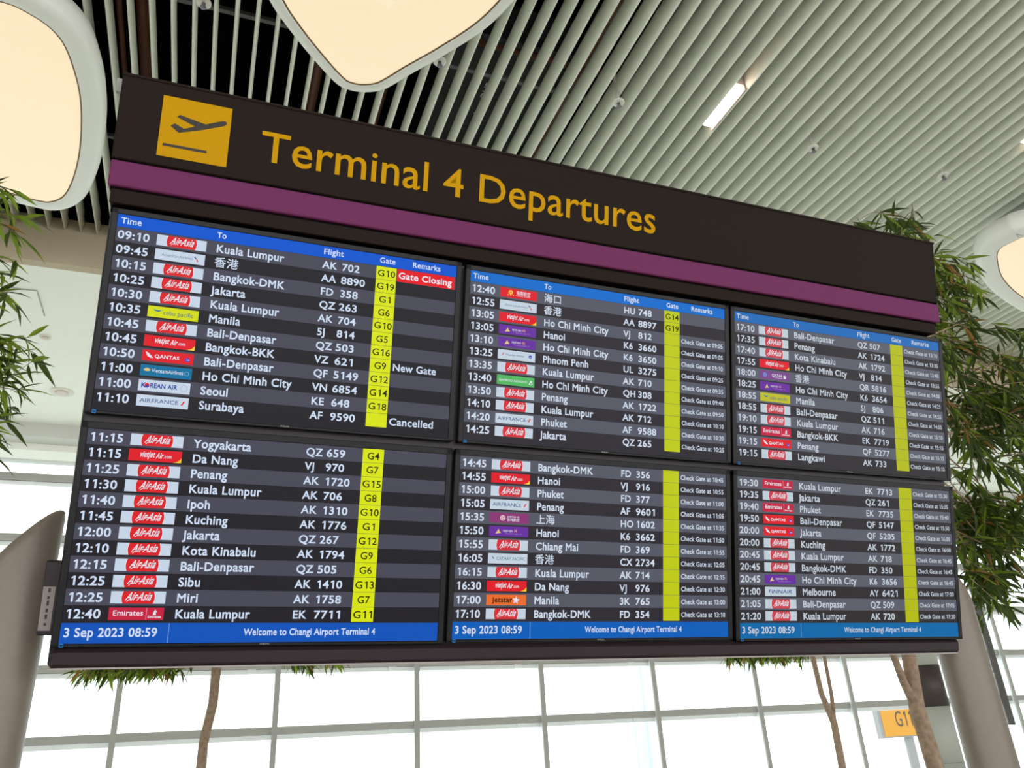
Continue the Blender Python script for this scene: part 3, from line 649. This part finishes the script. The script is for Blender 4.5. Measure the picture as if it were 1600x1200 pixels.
# ------------------------------------------------------------------ trees
def leaf(b, p, d, up, L, w, M, droop):
    d = d.normalized(); s = d.cross(up); s = s.normalized() if s.length > 1e-3 else Vector((1, 0, 0)); n = s.cross(d)
    q = [p + d * (L * t) + n * (-droop * L * t * t) for t in (0, .3, .62, 1)]
    fold = n * (w * .18)
    vs = [q[0], q[1] - s * w * .5 + fold, q[1], q[1] + s * w * .5 + fold, q[2] - s * w * .42 + fold, q[2], q[2] + s * w * .42 + fold, q[3]]
    b.add(vs, [(0, 2, 1), (0, 3, 2), (1, 2, 5, 4), (2, 3, 6, 5), (4, 5, 7), (5, 6, 7)], M)
def tree(name_label, base, trunk, crown, seed, L=.21, nleaf=13, greens=(.6, .93), extra=None, tw=.35):
    """trunk: list of (points, radii); crown: twig roots (tip points); leaves fan from every twig"""
    rnd = random.Random(seed)
    t = thing('bamboo_leaf_tree', name_label, 'tree', base); lo = local(t)
    for pts, rad in trunk: MB().tube(pts, rad, BARK, 12).build('trunk' if pts is trunk[0][0] else 'stem', t, lo)
    br = MB(); lf = MB()
    hub = Vector(trunk[0][0][-1])
    for tip in crown:
        tip = Vector(tip); h = hub + Vector((0, 0, rnd.uniform(-.3, .5)))
        mid = h.lerp(tip, .5) + Vector((rnd.uniform(-.1, .1), rnd.uniform(-.1, .1), .15))
        if rnd.random() < .13: br.tube([h, mid, tip], [.014, .009, .004], BARK, 5, False)
        az = math.atan2(tip.y - hub.y, tip.x - hub.x) + rnd.uniform(-.9, .9)
        d = Vector((math.cos(az), math.sin(az), rnd.uniform(-.5, .35))).normalized()
        a0 = tip - d * tw * .6; a1 = tip + d * tw * .4 - Vector((0, 0, .05))
        br.tube([a0, a1], [.004, .002], BARK, 4, False)
        for j in range(nleaf):
            u = rnd.random(); p = a0.lerp(a1, u)
            v = (d * rnd.uniform(.2, 1) + Vector((rnd.gauss(0, .6), rnd.gauss(0, .6), rnd.gauss(-.35, .45)))).normalized()
            x = rnd.random(); M = LEAF1 if x < greens[0] else LEAF2 if x < greens[1] else LEAF3
            l = L * rnd.uniform(.65, 1.15)
            leaf(lf, p, v, Vector((rnd.gauss(0, .4), rnd.gauss(0, .4), 1)), l, l * .15, M, rnd.uniform(.05, .3))
    br.build('branches', t, lo); lf.build('foliage', t, lo)
rng = random.Random(5)
def blob(c, r, n, zmin=-9):
    out = []
    while len(out) < n:
        p = [rng.gauss(0, .55) for _ in range(3)]
        q = (c[0] + p[0] * r[0], c[1] + p[1] * r[1], c[2] + p[2] * r[2])
        if q[2] > zmin and sum(v * v for v in p) < 1.2: out.append(q)
    return out
def patch(quad, n, y, dy):          # twig tips spread over an upright patch of the crown
    out = []
    for _ in range(n):
        u, v = rng.random(), rng.random(); a, b_, c, d = quad
        x = (a[0] * (1 - u) + b_[0] * u) * (1 - v) + (d[0] * (1 - u) + c[0] * u) * v
        z = (a[1] * (1 - u) + b_[1] * u) * (1 - v) + (d[1] * (1 - u) + c[1] * u) * v
        k = rng.uniform(1 - dy, 1 + dy); out.append((x * k, y * k, 1.6 + (z - 1.6) * k))
    return out
# right tree
cr = []
for q, n in (([(5.39, 5.96), (6.19, 6.13), (6.09, 5.85), (5.31, 5.69)], 10), ([(6.21, 5.69), (6.54, 5.75), (6.09, 4.58), (5.79, 4.54)], 26), ([(6.41, 5.4), (6.67, 5.44), (6.46, 4.92), (6.21, 4.89)], 4),
             ([(6.73, 5.0), (7.09, 5.05), (6.91, 4.65), (6.57, 4.61)], 6), ([(5.94, 4.47), (6.97, 4.59), (6.61, 3.8), (5.66, 3.73)], 64), ([(5.67, 3.67), (6.59, 3.74), (6.45, 3.45), (5.57, 3.39)], 10),
             ([(5.52, 3.26), (6.39, 3.3), (6.19, 2.87), (5.36, 2.84)], 50), ([(5.44, 2.72), (5.99, 2.73), (5.82, 2.34), (5.29, 2.34)], 18), ([(7.0, 4.66), (8.83, 4.89), (7.54, 2.66), (6.09, 2.64)], 40), ([(5.52, 5.52), (6.09, 5.63), (5.2, 3.11), (4.74, 3.09)], 24)):
    cr += patch(q, n, 4.5, .06)
tree('large bamboo-leaf tree right of the board', (4.43, 4.3, 0), [([(4.43, 4.3, 0), (4.43, 4.3, 1.37), (4.40, 4.3, 1.72), (4.44, 4.3, 2.04), (4.5, 4.35, 2.9), (4.7, 4.4, 3.8)], [.068, .054, .05, .046, .04, .03]),
     ([(4.40, 4.3, 1.72), (4.34, 4.3, 1.88), (4.31, 4.3, 2.04), (4.2, 4.4, 2.8)], [.035, .026, .022, .015])], cr, 11, L=.235, greens=(.72, .94))
# left-edge tree
cl = []
for q, n in (([(-1.63, 5.12), (-1.46, 5.16), (-1.4, 4.84), (-1.57, 4.81)], 8), ([(-1.56, 4.6), (-1.38, 4.63), (-1.32, 4.33), (-1.5, 4.31)], 6), ([(-1.48, 4.02), (-1.19, 4.06), (-1.11, 3.65), (-1.4, 3.62)], 16),
             ([(-1.35, 3.54), (-1.19, 3.56), (-1.16, 3.36), (-1.31, 3.35)], 5), ([(-2.33, 5.11), (-1.72, 5.25), (-1.34, 3.31), (-1.88, 3.27)], 45)):
    cl += patch(q, n, 5.0, .05)
tree('bamboo-leaf tree at the left photo edge', (-2.5, 5.1, 0), [([(-2.5, 5.1, 0), (-2.48, 5.1, 1.5), (-2.4, 5.1, 2.8), (-2.3, 5.1, 3.6)], [.09, .08, .06, .04])], cl, 23, L=.21, greens=(.45, .97))
# two farther trees behind the board
c3 = blob((.15, 8.0, 3.3), (1.0, .35, .6), 60, 2.55) + patch([(-.85, 2.56), (-.06, 2.55), (-.05, 2.47), (-.83, 2.48)], 30, 8.2, .03) + patch([(.84, 2.58), (1.29, 2.57), (1.29, 2.54), (.84, 2.55)], 11, 8.2, .03)
tree('bamboo-leaf tree behind the board left half', (.16, 8.5, 0), [([(.16, 8.5, 0), (.16, 8.5, 1.62), (.16, 8.5, 1.83), (.21, 8.5, 2.16), (.21, 8.5, 2.5), (.2, 8.4, 3.2)], [.05, .045, .042, .043, .044, .03])], c3, 31, L=.19, greens=(.4, .9), tw=.3)
c4 = blob((6.9, 8.1, 3.3), (1.0, .35, .6), 60, 2.6) + patch([(5.75, 2.58), (6.89, 2.57), (6.86, 2.48), (5.73, 2.5)], 32, 8.2, .03)
tree('two-stemmed bamboo-leaf tree behind the board right half', (7.33, 8.5, 0), [([(7.33, 8.5, 0), (7.33, 8.5, 1.22), (7.34, 8.5, 1.71), (7.24, 8.5, 2.04), (7.22, 8.5, 2.48), (7.1, 8.4, 3.3)], [.05, .045, .042, .034, .032, .02]),
     ([(7.34, 8.5, 1.66), (7.39, 8.5, 2.03), (7.40, 8.5, 2.48), (7.45, 8.4, 3.2)], [.028, .024, .022, .016])], c4, 37, L=.19, greens=(.5, .92), tw=.3)
